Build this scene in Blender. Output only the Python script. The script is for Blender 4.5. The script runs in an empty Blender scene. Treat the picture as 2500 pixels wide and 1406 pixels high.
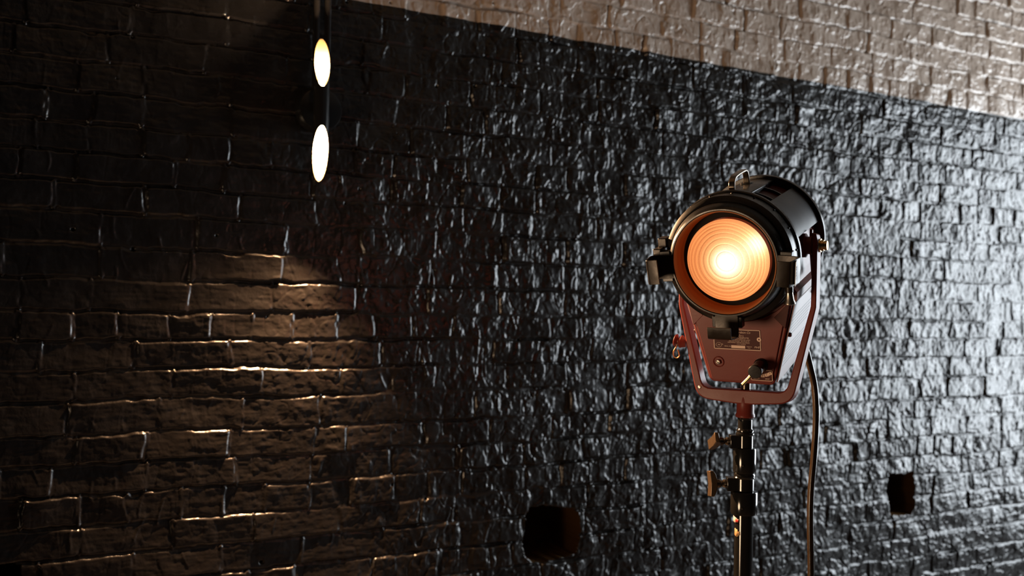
import bpy, math, random
import numpy as np
from mathutils import Matrix, Vector

random.seed(7)
RS = np.random.RandomState(11)
sc = bpy.context.scene
COL = sc.collection

# ------------------------------------------------------------------ camera model (2500 x 1406)
FPX = 2400.0
CAM = Vector((0.0, 0.0, 1.40))
PITCH, ROLL = 0.0144, 0.018
_f = Vector((0, math.cos(PITCH), math.sin(PITCH)))
_r = Vector((1, 0, 0))
_u = _r.cross(_f)
# the picture content leans clockwise -> the camera is rolled counter-clockwise
c_, s_ = math.cos(ROLL), math.sin(ROLL)
_r, _u = (_r * c_ + _u * s_), (_u * c_ - _r * s_)


def ray(px, py):
    return _f + _r * ((px - 1250) / FPX) + _u * ((703 - py) / FPX)


def at(px, py, depth):
    return CAM + ray(px, py) * depth


cam_d = bpy.data.cameras.new('camera')
cam = bpy.data.objects.new('camera', cam_d)
COL.objects.link(cam)
M = Matrix((( _r.x, _u.x, -_f.x, CAM.x), (_r.y, _u.y, -_f.y, CAM.y), (_r.z, _u.z, -_f.z, CAM.z), (0, 0, 0, 1)))
cam.matrix_world = M
cam_d.sensor_width = 36.0
cam_d.lens = FPX / 2500 * 36.0
cam_d.dof.use_dof = True
cam_d.dof.focus_distance = 1.80
cam_d.dof.aperture_fstop = 3.2
cam_d.dof.aperture_blades = 9
cam_d.clip_start = 0.05
sc.camera = cam

# ------------------------------------------------------------------ materials


def mat(name, color, rough=0.5, metal=0.0, spec=0.5, bump=0.0, bscale=200.0, coat=0.0, var=0.0, vscale=8.0):
    m = bpy.data.materials.new(name)
    m.use_nodes = True
    nt = m.node_tree
    b = nt.nodes['Principled BSDF']
    b.inputs['Base Color'].default_value = (*color, 1)
    b.inputs['Roughness'].default_value = rough
    b.inputs['Metallic'].default_value = metal
    b.inputs['Specular IOR Level'].default_value = spec
    b.inputs['Coat Weight'].default_value = coat
    b.inputs['Coat Roughness'].default_value = 0.12
    tc = nt.nodes.new('ShaderNodeTexCoord')
    if bump:
        n = nt.nodes.new('ShaderNodeTexNoise')
        n.inputs['Scale'].default_value = bscale
        n.inputs['Detail'].default_value = 3
        nt.links.new(tc.outputs['Object'], n.inputs['Vector'])
        bp = nt.nodes.new('ShaderNodeBump')
        bp.inputs['Strength'].default_value = 0.5
        bp.inputs['Distance'].default_value = bump
        nt.links.new(n.outputs['Fac'], bp.inputs['Height'])
        nt.links.new(bp.outputs['Normal'], b.inputs['Normal'])
    if var:
        n = nt.nodes.new('ShaderNodeTexNoise')
        n.inputs['Scale'].default_value = vscale
        n.inputs['Detail'].default_value = 6
        nt.links.new(tc.outputs['Object'], n.inputs['Vector'])
        r = nt.nodes.new('ShaderNodeMapRange')
        r.inputs['From Min'].default_value = 0.3
        r.inputs['From Max'].default_value = 0.7
        r.inputs['To Min'].default_value = max(0.02, rough - var)
        r.inputs['To Max'].default_value = min(1, rough + var)
        nt.links.new(n.outputs['Fac'], r.inputs['Value'])
        nt.links.new(r.outputs['Result'], b.inputs['Roughness'])
    return m


def emit_mat(name, color, strength):
    m = bpy.data.materials.new(name)
    m.use_nodes = True
    b = m.node_tree.nodes['Principled BSDF']
    b.inputs['Base Color'].default_value = (0, 0, 0, 1)
    b.inputs['Emission Color'].default_value = (*color, 1)
    b.inputs['Emission Strength'].default_value = strength
    return m


MAT = dict(
    maroon=mat('maroon_enamel', (0.165, 0.028, 0.021), 0.36, spec=0.3, bump=0.00008, bscale=260, var=0.05, vscale=30),
    maroon_dark=mat('maroon_plate', (0.060, 0.008, 0.005), 0.45, spec=0.2),
    black=mat('black_enamel', (0.0065, 0.0055, 0.005), 0.30, spec=0.4, bump=0.0001, bscale=300, var=0.1, vscale=25),
    bracket=mat('bronzed_black_steel', (0.016, 0.0105, 0.0065), 0.34, metal=0.25, spec=0.35, bump=0.0002, bscale=180, var=0.1, vscale=40),
    chrome_black=mat('black_chrome', (0.20, 0.165, 0.13), 0.2, metal=0.95, var=0.04, vscale=60),
    stand_black=mat('gloss_black_stand', (0.010, 0.0095, 0.009), 0.13, coat=0.3),
    bezel=mat('bronze_bezel', (0.33, 0.105, 0.030), 0.45, spec=0.3),
    tee=mat('worn_bronze_casting', (0.13, 0.088, 0.055), 0.25, metal=0.6, var=0.06, vscale=60),
    matt=mat('lens_gap_black', (0.004, 0.003, 0.003), 0.8, spec=0.2),  # near-black put in to keep the gap round the lens dark
    steel=mat('worn_steel', (0.42, 0.38, 0.33), 0.3, metal=1.0, var=0.1, vscale=60),
    brass=mat('brass', (0.55, 0.40, 0.18), 0.28, metal=1.0),
    copper=mat('copper_wire', (0.6, 0.27, 0.11), 0.3, metal=1.0),
    letter=mat('cream_lettering', (0.80, 0.56, 0.43), 0.5),
    label_white=mat('white_label', (0.75, 0.74, 0.72), 0.4),
    satin=mat('satin_black_sheet', (0.036, 0.035, 0.037), 0.44, var=0.06, vscale=20),
    letter_dark=mat('dark_lettering', (0.03, 0.02, 0.018), 0.5),
    cable=mat('brown_rubber_cable', (0.030, 0.019, 0.011), 0.22, spec=0.7, bump=0.0003, bscale=150),
    conduit=mat('painted_conduit', (0.010, 0.009, 0.009), 0.16),
    sconce=mat('gloss_black_sconce', (0.010, 0.010, 0.010), 0.13),
    liner=mat('bronze_tube_lining', (0.055, 0.034, 0.012), 0.5),
    tape=mat('tan_tape', (0.55, 0.32, 0.13), 0.6),
    tape_white=mat('torn_white_tape', (0.75, 0.52, 0.44), 0.5),
    tape_red=mat('red_tape', (0.6, 0.03, 0.02), 0.45),
    floor=mat('dark_floorboards', (0.05, 0.04, 0.035), 0.4, bump=0.001, bscale=30),
    ceiling=mat('pale_timber_ceiling', (0.12, 0.10, 0.075), 0.8, bump=0.001, bscale=40),
    plaster=mat('dark_plaster', (0.06, 0.06, 0.06), 0.7, bump=0.002, bscale=25),
    windowframe=mat('black_window_frame', (0.02, 0.02, 0.02), 0.4),
    bulb=emit_mat('lit_bulb_glass', (1.0, 0.72, 0.36), 60.0),
)

# vent door: enamel with rows of punched holes (a surface pattern)
def vent_mat():
    m = mat('punched_maroon_enamel', (0.165, 0.028, 0.021), 0.3, coat=1.0)
    m.node_tree.nodes['Principled BSDF'].inputs['Coat Roughness'].default_value = 0.3
    nt = m.node_tree
    b = nt.nodes['Principled BSDF']
    uv = nt.nodes.new('ShaderNodeUVMap')
    sep = nt.nodes.new('ShaderNodeSeparateXYZ')
    nt.links.new(uv.outputs['UV'], sep.inputs[0])

    def mth(op, a, bb=None, c=None):
        n = nt.nodes.new('ShaderNodeMath')
        n.operation = op
        for i, v in enumerate((a, bb, c)):
            if v is None:
                continue
            if isinstance(v, (int, float)):
                n.inputs[i].default_value = v
            else:
                nt.links.new(v, n.inputs[i])
        return n.outputs[0]
    U, V = sep.outputs[0], sep.outputs[1]          # metres on the panel
    P = 0.0074
    fu = mth('SUBTRACT', mth('FRACT', mth('DIVIDE', U, P)), 0.5)
    fv = mth('SUBTRACT', mth('FRACT', mth('DIVIDE', V, P)), 0.5)
    d = mth('ADD', mth('MULTIPLY', fu, fu), mth('MULTIPLY', fv, fv))
    hole = mth('LESS_THAN', d, 0.088)
    # two blocks of six rows each
    in1 = mth('MULTIPLY', mth('GREATER_THAN', V, P * 3), mth('LESS_THAN', V, P * 9))
    in2 = mth('MULTIPLY', mth('GREATER_THAN', V, P * 11), mth('LESS_THAN', V, P * 17))
    inu = mth('MULTIPLY', mth('GREATER_THAN', U, P), mth('LESS_THAN', U, 0.150))
    fac = mth('MULTIPLY', mth('MULTIPLY', hole, mth('ADD', in1, in2)), inu)
    mix = nt.nodes.new('ShaderNodeMix')
    mix.data_type = 'RGBA'
    mix.inputs[6].default_value = (0.165, 0.028, 0.021, 1)
    mix.inputs[7].default_value = (0.004, 0.003, 0.003, 1)
    nt.links.new(fac, mix.inputs[0])
    nt.links.new(mix.outputs[2], b.inputs['Base Color'])
    sp = nt.nodes.new('ShaderNodeMapRange')
    sp.inputs['To Min'].default_value = 0.5
    sp.inputs['To Max'].default_value = 0.0
    nt.links.new(fac, sp.inputs['Value'])
    nt.links.new(sp.outputs['Result'], b.inputs['Specular IOR Level'])
    return m


MAT['vent'] = vent_mat()

# ------------------------------------------------------------------ object helpers


def link(name, me, m, parent=None, smooth=40, mw=None):
    o = bpy.data.objects.new(name, me)
    COL.objects.link(o)
    if m is not None:
        me.materials.append(m)
    if parent is not None:
        o.parent = parent
    if mw is not None:
        o.matrix_local = mw
    if smooth is not None and len(me.polygons):
        me.polygons.foreach_set('use_smooth', [True] * len(me.polygons))
        if smooth < 180:
            me.set_sharp_from_angle(angle=math.radians(smooth))
    return o


def bevel(o, w, seg=2, ang=30):
    md = o.modifiers.new('bevel', 'BEVEL')
    md.width = w
    md.segments = seg
    md.limit_method = 'ANGLE'
    md.angle_limit = math.radians(ang)
    md.harden_normals = False
    return o


class MB:
    def __init__(self):
        self.v, self.f = [], []

    def add(self, vs, fs, mx=None):
        n = len(self.v)
        for p in vs:
            p = Vector(p)
            if mx is not None:
                p = mx @ p
            self.v.append(tuple(p))
        self.f += [tuple(i + n for i in f) for f in fs]
        return self

    def box(self, x0, x1, y0, y1, z0, z1, mx=None):
        vs = [(x, y, z) for x in (x0, x1) for y in (y0, y1) for z in (z0, z1)]
        fs = [(0, 1, 3, 2), (4, 6, 7, 5), (0, 4, 5, 1), (2, 3, 7, 6), (0, 2, 6, 4), (1, 5, 7, 3)]
        return self.add(vs, fs, mx)

    def prism(self, poly, d0, d1, mx=None):
        """poly in (x, z), extruded along y from d0 to d1"""
        n = len(poly)
        vs = [(x, d0, z) for x, z in poly] + [(x, d1, z) for x, z in poly]
        fs = [tuple(range(n)), tuple(range(2 * n - 1, n - 1, -1))]
        for i in range(n):
            j = (i + 1) % n
            fs.append((i, i + n, j + n, j))
        return self.add(vs, fs, mx)

    def lathe(self, prof, n=64, mx=None, closed=False, a0=0.0, a1=2 * math.pi, axis='y'):
        """prof: (r, h) pairs revolved about the axis; radius 0 closes with a pole"""
        full = abs(a1 - a0 - 2 * math.pi) < 1e-6
        m = n if full else n + 1
        vs, idx = [], []
        for r, h in prof:
            row = []
            if r < 1e-7:
                vs.append(self._ax(0, 0, h, axis))
                row = [len(vs) - 1] * m
            else:
                for k in range(m):
                    a = a0 + (a1 - a0) * k / n
                    vs.append(self._ax(r * math.cos(a), r * math.sin(a), h, axis))
                    row.append(len(vs) - 1)
            idx.append(row)
        if closed:
            idx.append(idx[0])
        fs = []
        for i in range(len(idx) - 1):
            for k in range(n if not full else m):
                k2 = (k + 1) % m if full else k + 1
                q = [idx[i][k], idx[i][k2], idx[i + 1][k2], idx[i + 1][k]]
                qq = []
                for t in q:
                    if t not in qq:
                        qq.append(t)
                if len(qq) > 2:
                    fs.append(tuple(qq))
        if closed and not full:
            fs.append(tuple(idx[i][0] for i in range(len(idx) - 1)))
            fs.append(tuple(idx[i][n] for i in range(len(idx) - 2, -1, -1)))
        return self.add(vs, fs, mx)

    @staticmethod
    def _ax(a, b, h, axis):
        if axis == 'y':
            return (a, h, b)
        if axis == 'z':
            return (a, b, h)
        return (h, a, b)

    def tube(self, pts, r, n=16, mx=None, caps=True):
        pts = [Vector(p) for p in pts]
        vs, fs = [], []
        t0 = (pts[1] - pts[0]).normalized()
        ref = Vector((0, 0, 1)) if abs(t0.z) < 0.9 else Vector((1, 0, 0))
        nx = t0.cross(ref).normalized()
        for i, p in enumerate(pts):
            a = pts[max(i - 1, 0)]
            b = pts[min(i + 1, len(pts) - 1)]
            t = (b - a).normalized()
            nx = (nx - t * nx.dot(t)).normalized()
            ny = t.cross(nx)
            rr = r[i] if isinstance(r, (list, tuple)) else r
            for k in range(n):
                an = 2 * math.pi * k / n
                vs.append(p + nx * (rr * math.cos(an)) + ny * (rr * math.sin(an)))
        for i in range(len(pts) - 1):
            for k in range(n):
                k2 = (k + 1) % n
                fs.append((i * n + k, i * n + k2, (i + 1) * n + k2, (i + 1) * n + k))
        if caps:
            fs.append(tuple(range(n - 1, -1, -1)))
            fs.append(tuple((len(pts) - 1) * n + k for k in range(n)))
        return self.add(vs, fs, mx)

    def build(self, name, m, parent=None, mw=None, smooth=40, fix=True):
        me = bpy.data.meshes.new(name)
        me.from_pydata(self.v, [], self.f)
        if fix:
            import bmesh
            bm = bmesh.new()
            bm.from_mesh(me)
            bmesh.ops.recalc_face_normals(bm, faces=bm.faces)
            bm.to_mesh(me)
            bm.free()
        me.update()
        return link(name, me, m, parent, smooth, mw)


def spline(pts, n=12):
    pts = [Vector(p) for p in pts]
    out = []
    P = [pts[0] * 2 - pts[1]] + pts + [pts[-1] * 2 - pts[-2]]
    for i in range(1, len(P) - 2):
        for k in range(n):
            t = k / n
            a, b, c, d = P[i - 1], P[i], P[i + 1], P[i + 2]
            out.append(0.5 * ((2 * b) + (c - a) * t + (2 * a - 5 * b + 4 * c - d) * t * t + (3 * b - a - 3 * c + d) * t ** 3))
    out.append(pts[-1])
    return out


def rounded(poly, r, n=6):
    """round every corner of a closed polygon [(x, z, (radius))]"""
    out = []
    N = len(poly)
    for i in range(N):
        p = Vector(poly[i][:2])
        a = Vector(poly[i - 1][:2])
        b = Vector(poly[(i + 1) % N][:2])
        rr = poly[i][2] if len(poly[i]) > 2 else r
        if rr <= 0:
            out.append(tuple(p))
            continue
        u, v = (a - p), (b - p)
        lu, lv = u.length, v.length
        u /= lu
        v /= lv
        ang = math.acos(max(-1, min(1, u.dot(v))))
        t = min(rr / math.tan(ang / 2), lu * 0.49, lv * 0.49)
        for k in range(n + 1):
            q = k / n
            s = p + u * t
            e = p + v * t
            out.append(tuple((s * (1 - q) + p * q) * (1 - q) + (p * (1 - q) + e * q) * q))
    return out


def empty(name, mw, label, cat, group=None):
    o = bpy.data.objects.new(name, None)
    COL.objects.link(o)
    o.empty_display_size = 0.05
    o.matrix_world = mw
    o['label'] = label
    o['category'] = cat
    if group:
        o['group'] = group
    return o


def text_mb(mb_, body, size, mw, shear=0.0, align='LEFT', ext=0.0002, spacing=1.0):
    """adds lettering, as a mesh, to mb_"""
    cu = bpy.data.curves.new('lettering_outline', 'FONT')
    cu.body = body
    cu.size = size
    cu.shear = shear
    cu.align_x = align
    cu.align_y = 'CENTER'
    cu.extrude = ext
    cu.space_character = spacing
    cu.resolution_u = 4
    o = bpy.data.objects.new('lettering_outline', cu)
    COL.objects.link(o)
    dg = bpy.context.evaluated_depsgraph_get()
    me_ = bpy.data.meshes.new_from_object(o.evaluated_get(dg))
    mb_.add([v.co for v in me_.vertices], [tuple(p.vertices) for p in me_.polygons], mw)
    bpy.data.objects.remove(o)
    bpy.data.meshes.remove(me_)
    bpy.data.curves.remove(cu)


T = Matrix.Translation


def R(a, ax):
    return Matrix.Rotation(math.radians(a), 4, ax)


# ------------------------------------------------------------------ numpy noise
def lattice(seed):
    return np.random.RandomState(seed).uniform(-1, 1, (256, 256)).astype(np.float32)


def vn(x, y, seed):
    L = lattice(seed)
    xi = np.floor(x).astype(np.int64)
    yi = np.floor(y).astype(np.int64)
    fx = (x - xi).astype(np.float32)
    fy = (y - yi).astype(np.float32)
    fx = fx * fx * fx * (fx * (fx * 6 - 15) + 10)
    fy = fy * fy * fy * (fy * (fy * 6 - 15) + 10)
    x0, x1, y0, y1 = xi & 255, (xi + 1) & 255, yi & 255, (yi + 1) & 255
    a = L[x0, y0] * (1 - fx) + L[x1, y0] * fx
    b = L[x0, y1] * (1 - fx) + L[x1, y1] * fx
    return a * (1 - fy) + b * fy


def fbm(x, y, seed, o=3):
    s, a = 0, 1.0
    for i in range(o):
        s = s + a * vn(x * 2 ** i, y * 2 ** i, seed + i * 17)
        a *= 0.5
    return s


def ss(a, b, x):
    t = np.clip((x - a) / (b - a), 0, 1)
    return t * t * (3 - 2 * t)


# ------------------------------------------------------------------ the brick wall
vp = ray(5760, 830)
WD = Vector((vp.x, vp.y, 0)).normalized()                 # along the wall, away to the right
WN = Vector((WD.y, -WD.x, 0))                             # out of the wall, towards the room
W0 = at(450, 749, 2.4)
W0.z = 0.0
UP = Vector((0, 0, 1))


def hit(px, py):
    d = ray(px, py)
    t = (W0 - CAM).dot(WN) / d.dot(WN)
    p = CAM + d * t
    return (p - W0).dot(WD), p.z


def wp(u, v, h=0.0):
    return W0 + WD * u + UP * v + WN * h


U_L = hit(0, 703)[0] - 0.12
U_R = hit(2500, 703)[0] + 0.15
V_B = min(hit(0, 1406)[1], hit(2500, 1406)[1]) - 0.06
V_T = max(hit(2500, 0)[1], hit(800, 0)[1]) + 0.08
HOLES = []
for (poly_px) in (
    [(1281, 1290), (1286, 1252), (1296, 1240), (1330, 1234), (1372, 1237), (1396, 1240), (1412, 1255), (1415, 1290),
     (1412, 1330), (1404, 1352), (1370, 1362), (1330, 1373), (1300, 1371), (1281, 1358), (1276, 1330)],
    [(2168, 1156), (2200, 1158), (2231, 1152), (2231, 1200), (2233, 1235), (2222, 1256), (2172, 1256), (2170, 1230), (2166, 1200)],
    [(-20, 1384), (30, 1380), (52, 1380), (50, 1440), (-20, 1440)],
):
    HOLES.append([hit(*p) for p in poly_px])

# courses: measured edges at one column of the picture, regular beyond
_edges_px = [33, 105, 177, 251, 323, 393, 463, 532, 612, 687, 763, 831, 901, 973, 1054, 1124, 1194, 1267, 1340]
_ed = [hit(450, y)[1] for y in _edges_px]
HEADER_EDGE = _ed[10]
step = 0.0722
while _ed[0] < 3.5:
    _ed.insert(0, _ed[0] + step)
while _ed[-1] > -0.1:
    _ed.append(_ed[-1] - step)
EDG = np.array(sorted(_ed))
khead = int(np.argmin(np.abs(EDG - HEADER_EDGE))) - 1     # course just below that edge is a header course

fine_u = []
u = U_L
while u < U_R:
    fine_u.append(u)
    u += 0.0021 + 0.0013 * (u - U_L) / (U_R - U_L)
fine_v = list(np.arange(V_B, V_T, 0.0024))
U_END, U_START = 4.4, U_L - 0.7
us = np.array(list(np.arange(U_START, U_L - 0.004, 0.0062)) + fine_u + list(np.arange(U_R + 0.004, U_END - 0.003, 0.0062)) + [U_END])
CEIL = 3.4
vs_ = np.array([0.0] + list(np.arange(0.006, V_B - 0.004, 0.0062)) + fine_v + list(np.arange(V_T + 0.004, CEIL - 0.004, 0.0062)) + [CEIL])
U, V = np.meshgrid(us, vs_, indexing='ij')
U = U.astype(np.float64)
V = V.astype(np.float64)

u700, u1300 = hit(600, 703)[0], hit(1250, 703)[0]
rough = (0.22 + 0.78 * ss(u700, u1300, U + 0.25 * vn(U * 3, V * 3, 5))).astype(np.float32)

# warped coordinates: wandering courses and ragged arrises
vw = V + 0.0045 * vn(U * 3.1, V * 5, 21) + 0.0028 * vn(U * 11, V * 9, 22) + 0.0018 * vn(U * 26, V * 16, 24) + 0.0016 * vn(U * 55, V * 45, 23)
uw = U + 0.004 * vn(U * 9, V * 14, 31) + 0.0022 * vn(U * 40, V * 40, 32)
K = np.clip(np.searchsorted(EDG, vw) - 1, 0, len(EDG) - 2)
zb, zt = EDG[K], EDG[K + 1]
left = np.zeros_like(U)
right = np.zeros_like(U)
offs = np.zeros_like(U)
tu = np.zeros_like(U)
tv = np.zeros_like(U)
jl = np.zeros_like(U)
jr = np.zeros_like(U)
fl = np.zeros_like(U)
for k in range(len(EDG) - 1):
    msk = K == k
    if not msk.any():
        continue
    head = (k - khead) % 6 == 0
    b = [U_START - 0.4 - random.random() * 0.2]
    while b[-1] < U_END + 0.4:
        if head:
            L = 0.108 + random.uniform(-0.012, 0.012)
        else:
            q = random.random()
            L = 0.212 + random.uniform(-0.016, 0.016)
            if q < 0.10:
                L = 0.11 + random.uniform(-0.02, 0.02)
            elif q < 0.16:
                L = 0.15
        b.append(b[-1] + L)
    b = np.array(b)
    nb = len(b)
    o_ = RS.normal(0, 0.0022, nb)
    tu_ = RS.normal(0, 0.035, nb)
    tv_ = RS.normal(0, 0.045, nb)
    jw = RS.uniform(0.001, 0.006, nb)
    fi = np.clip(RS.uniform(-0.1, 1.5, nb), 0, 1)         # how far each upright joint is filled with paint
    fi = fi + (1 - fi) * 0.95 * (1 - ss(u700, u1300, b))
    i = np.clip(np.searchsorted(b, uw[msk]) - 1, 0, nb - 2)
    left[msk] = b[i]
    right[msk] = b[i + 1]
    offs[msk] = o_[i]
    tu[msk] = tu_[i]
    tv[msk] = tv_[i]
    jl[msk] = jw[i]
    jr[msk] = jw[i + 1]
    du0, du1 = uw[msk] - b[i], b[i + 1] - uw[msk]
    fl[msk] = np.where(du0 < du1, fi[i], fi[i + 1])
dl = uw - left - jl * 0.5
dr = right - uw - jr * 0.5
dx = np.minimum(dl, dr)
bed = 0.0022 + 0.0014 * vn(U * 6, V * 13, 41)
dzt = zt - vw - bed * 0.35
dzb = vw - zb - bed
dz = np.minimum(dzt, dzb)
RC = 0.010
qx = np.maximum(RC - dx, 0)
qz = np.maximum(RC - dz, 0)
d = RC - np.sqrt(qx * qx + qz * qz)
d = np.minimum(d, np.minimum(dx, dz) + 0.002)
chip = fbm(U * 28, V * 28, 51, 3)
d = d + rough * 0.0022 * chip - 0.006 * ss(0.75, 1.25, fbm(U * 9, V * 12, 53, 3))
face = ss(-0.0015, 0.0052, d)
uprt = (dx < dz)
jd = np.where(uprt, -0.0075 * (1 - 0.95 * fl), -0.0078 + 0.0066 * ss(-0.5, 0.5, fbm(U * 5, V * 14, 61, 2)) * (0.3 + 0.7 * rough)) 
jd = jd + 0.0012 * vn(U * 60, V * 60, 62)
hb = offs * (0.5 + 0.5 * rough) + (0.3 + 0.7 * rough) * tu * (uw - 0.5 * (left + right)) * np.where((right - left) < 0.13, 1.6, 0.7) + tv * (1 - 0.5 * rough) * (vw - 0.5 * (zb + zt))
# the faces: chipped, thickly painted, coarser towards the right
fn = 0.0016 * fbm(U * 15, V * 11, 71, 3) + 0.0009 * vn(U * 66, V * 52, 74) + 0.0004 * vn(U * 150, V * 130, 75)
scab = fbm(U * 27, V * 19, 78, 3)
fn = fn + 0.0022 * ss(0.20, 0.42, scab) - 0.0012 * ss(0.30, 0.55, -scab)
drop = vn(U * 95, V * 80, 77)
fn = fn + 0.0014 * ss(0.42, 0.8, drop)
rid = 1 - np.abs(vn(U * 34 + 2 * vn(U * 9, V * 9, 81), V * 20, 82))
fn = fn + 0.0010 * np.maximum(rid - 0.72, 0) / 0.28
crk = 1 - np.abs(fbm(U * 14, V * 9, 84, 2))
fn = fn - 0.0022 * ss(0.93, 1.0, crk)
hb = hb + fn * rough
# the smoother bricks on the left: long shallow trowel-like streaks
hb = hb + (1 - rough) * (0.0007 * vn(U * 16, V * 60, 91) + 0.0008 * fbm(U * 22, V * 24, 92, 2) + 0.0004 * vn(U * 55, V * 110, 93) + 0.00035 * vn(U * 34, V * 190, 94))
h = jd * (1 - face) + hb * face
h = h + 0.004 * fbm(U * 2.2, V * 2.6, 95, 2) + 0.0015 * fbm(U * 13, V * 13, 96, 2) * rough
# paint runs
for i in range(330):
    cu, cv = random.uniform(U_L, U_R), random.uniform(V_B, V_T)
    ln, w = random.uniform(0.010, 0.038), random.uniform(0.0018, 0.0042)
    i0, i1 = np.searchsorted(us, [cu - 0.03, cu + 0.03])
    j0, j1 = np.searchsorted(vs_, [cv - ln - 0.02, cv + ln + 0.02])
    if i1 - i0 < 2 or j1 - j0 < 2:
        continue
    uu, vv = U[i0:i1, j0:j1], V[i0:i1, j0:j1]
    path = cu + 0.006 * np.sin((vv - cv) * random.uniform(20, 80) + i) + random.uniform(-0.3, 0.3) * (vv - cv)
    g = np.exp(-((uu - path) / w) ** 2) * ss(ln, ln * 0.6, np.abs(vv - cv))
    h[i0:i1, j0:j1] += random.uniform(0.0014, 0.0034) * g * (0.35 + 0.65 * rough[i0:i1, j0:j1])
# nail and anchor holes, popped pits
for i in range(120):
    cu, cv = random.uniform(U_L, U_R), random.uniform(V_B, V_T)
    r0 = random.uniform(0.0022, 0.006)
    i0, i1 = np.searchsorted(us, [cu - 0.02, cu + 0.02])
    j0, j1 = np.searchsorted(vs_, [cv - 0.02, cv + 0.02])
    uu, vv = U[i0:i1, j0:j1], V[i0:i1, j0:j1]
    rr = np.sqrt((uu - cu) ** 2 + ((vv - cv) * random.uniform(0.8, 1.4)) ** 2)
    h[i0:i1, j0:j1] -= random.uniform(0.004, 0.014) * ss(r0, r0 * 0.6, rr)
# knocked-out holes
for hp in HOLES:
    px_ = np.array([p[0] for p in hp])
    pz_ = np.array([p[1] for p in hp])
    i0, i1 = np.searchsorted(us, [px_.min() - 0.03, px_.max() + 0.03])
    j0, j1 = np.searchsorted(vs_, [pz_.min() - 0.03, pz_.max() + 0.03])
    uu = U[i0:i1, j0:j1] + 0.003 * vn(U[i0:i1, j0:j1] * 60, V[i0:i1, j0:j1] * 60, 101)
    vv = V[i0:i1, j0:j1] + 0.003 * vn(U[i0:i1, j0:j1] * 60, V[i0:i1, j0:j1] * 60, 102)
    ins = np.zeros(uu.shape, bool)
    n = len(hp)
    for a in range(n):
        x0, z0 = hp[a]
        x1, z1 = hp[(a + 1) % n]
        cnd = ((z0 > vv) != (z1 > vv)) & (uu < (x1 - x0) * (vv - z0) / (z1 - z0 + 1e-12) + x0)
        ins ^= cnd
    hh = h[i0:i1, j0:j1]
    hh[ins] = -0.15 + 0.01 * vn(uu[ins] * 40, vv[ins] * 40, 103)

nu, nv = len(us), len(vs_)
pos = np.empty((nu, nv, 3), np.float32)
for a in range(3):
    pos[:, :, a] = W0[a] + WD[a] * U + WN[a] * h + UP[a] * V
idx = np.arange(nu * nv, dtype=np.int32).reshape(nu, nv)
quads = np.stack([idx[:-1, :-1], idx[1:, :-1], idx[1:, 1:], idx[:-1, 1:]], -1).reshape(-1, 4)
me = bpy.data.meshes.new('wall_back')
me.vertices.add(nu * nv)
me.vertices.foreach_set('co', pos.reshape(-1))
me.loops.add(quads.size)
me.loops.foreach_set('vertex_index', quads.reshape(-1))
me.polygons.add(len(quads))
me.polygons.foreach_set('loop_start', np.arange(0, quads.size, 4, dtype=np.int32))
me.update(calc_edges=True)
# paint coordinates: metres along the wall / height, as a plain attribute
uvl = me.uv_layers.new(name='wall_metres')
uvs = np.stack([U, V], -1).reshape(-1, 2).astype(np.float32)
uvl.data.foreach_set('uv', uvs[quads.reshape(-1)].reshape(-1))
me.polygons.foreach_set('use_smooth', np.ones(len(quads), bool))

uA, vA = hit(870, 0)
uB, vB = hit(2500, 291)
BORDER_S = (vB - vA) / (uB - uA)


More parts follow.
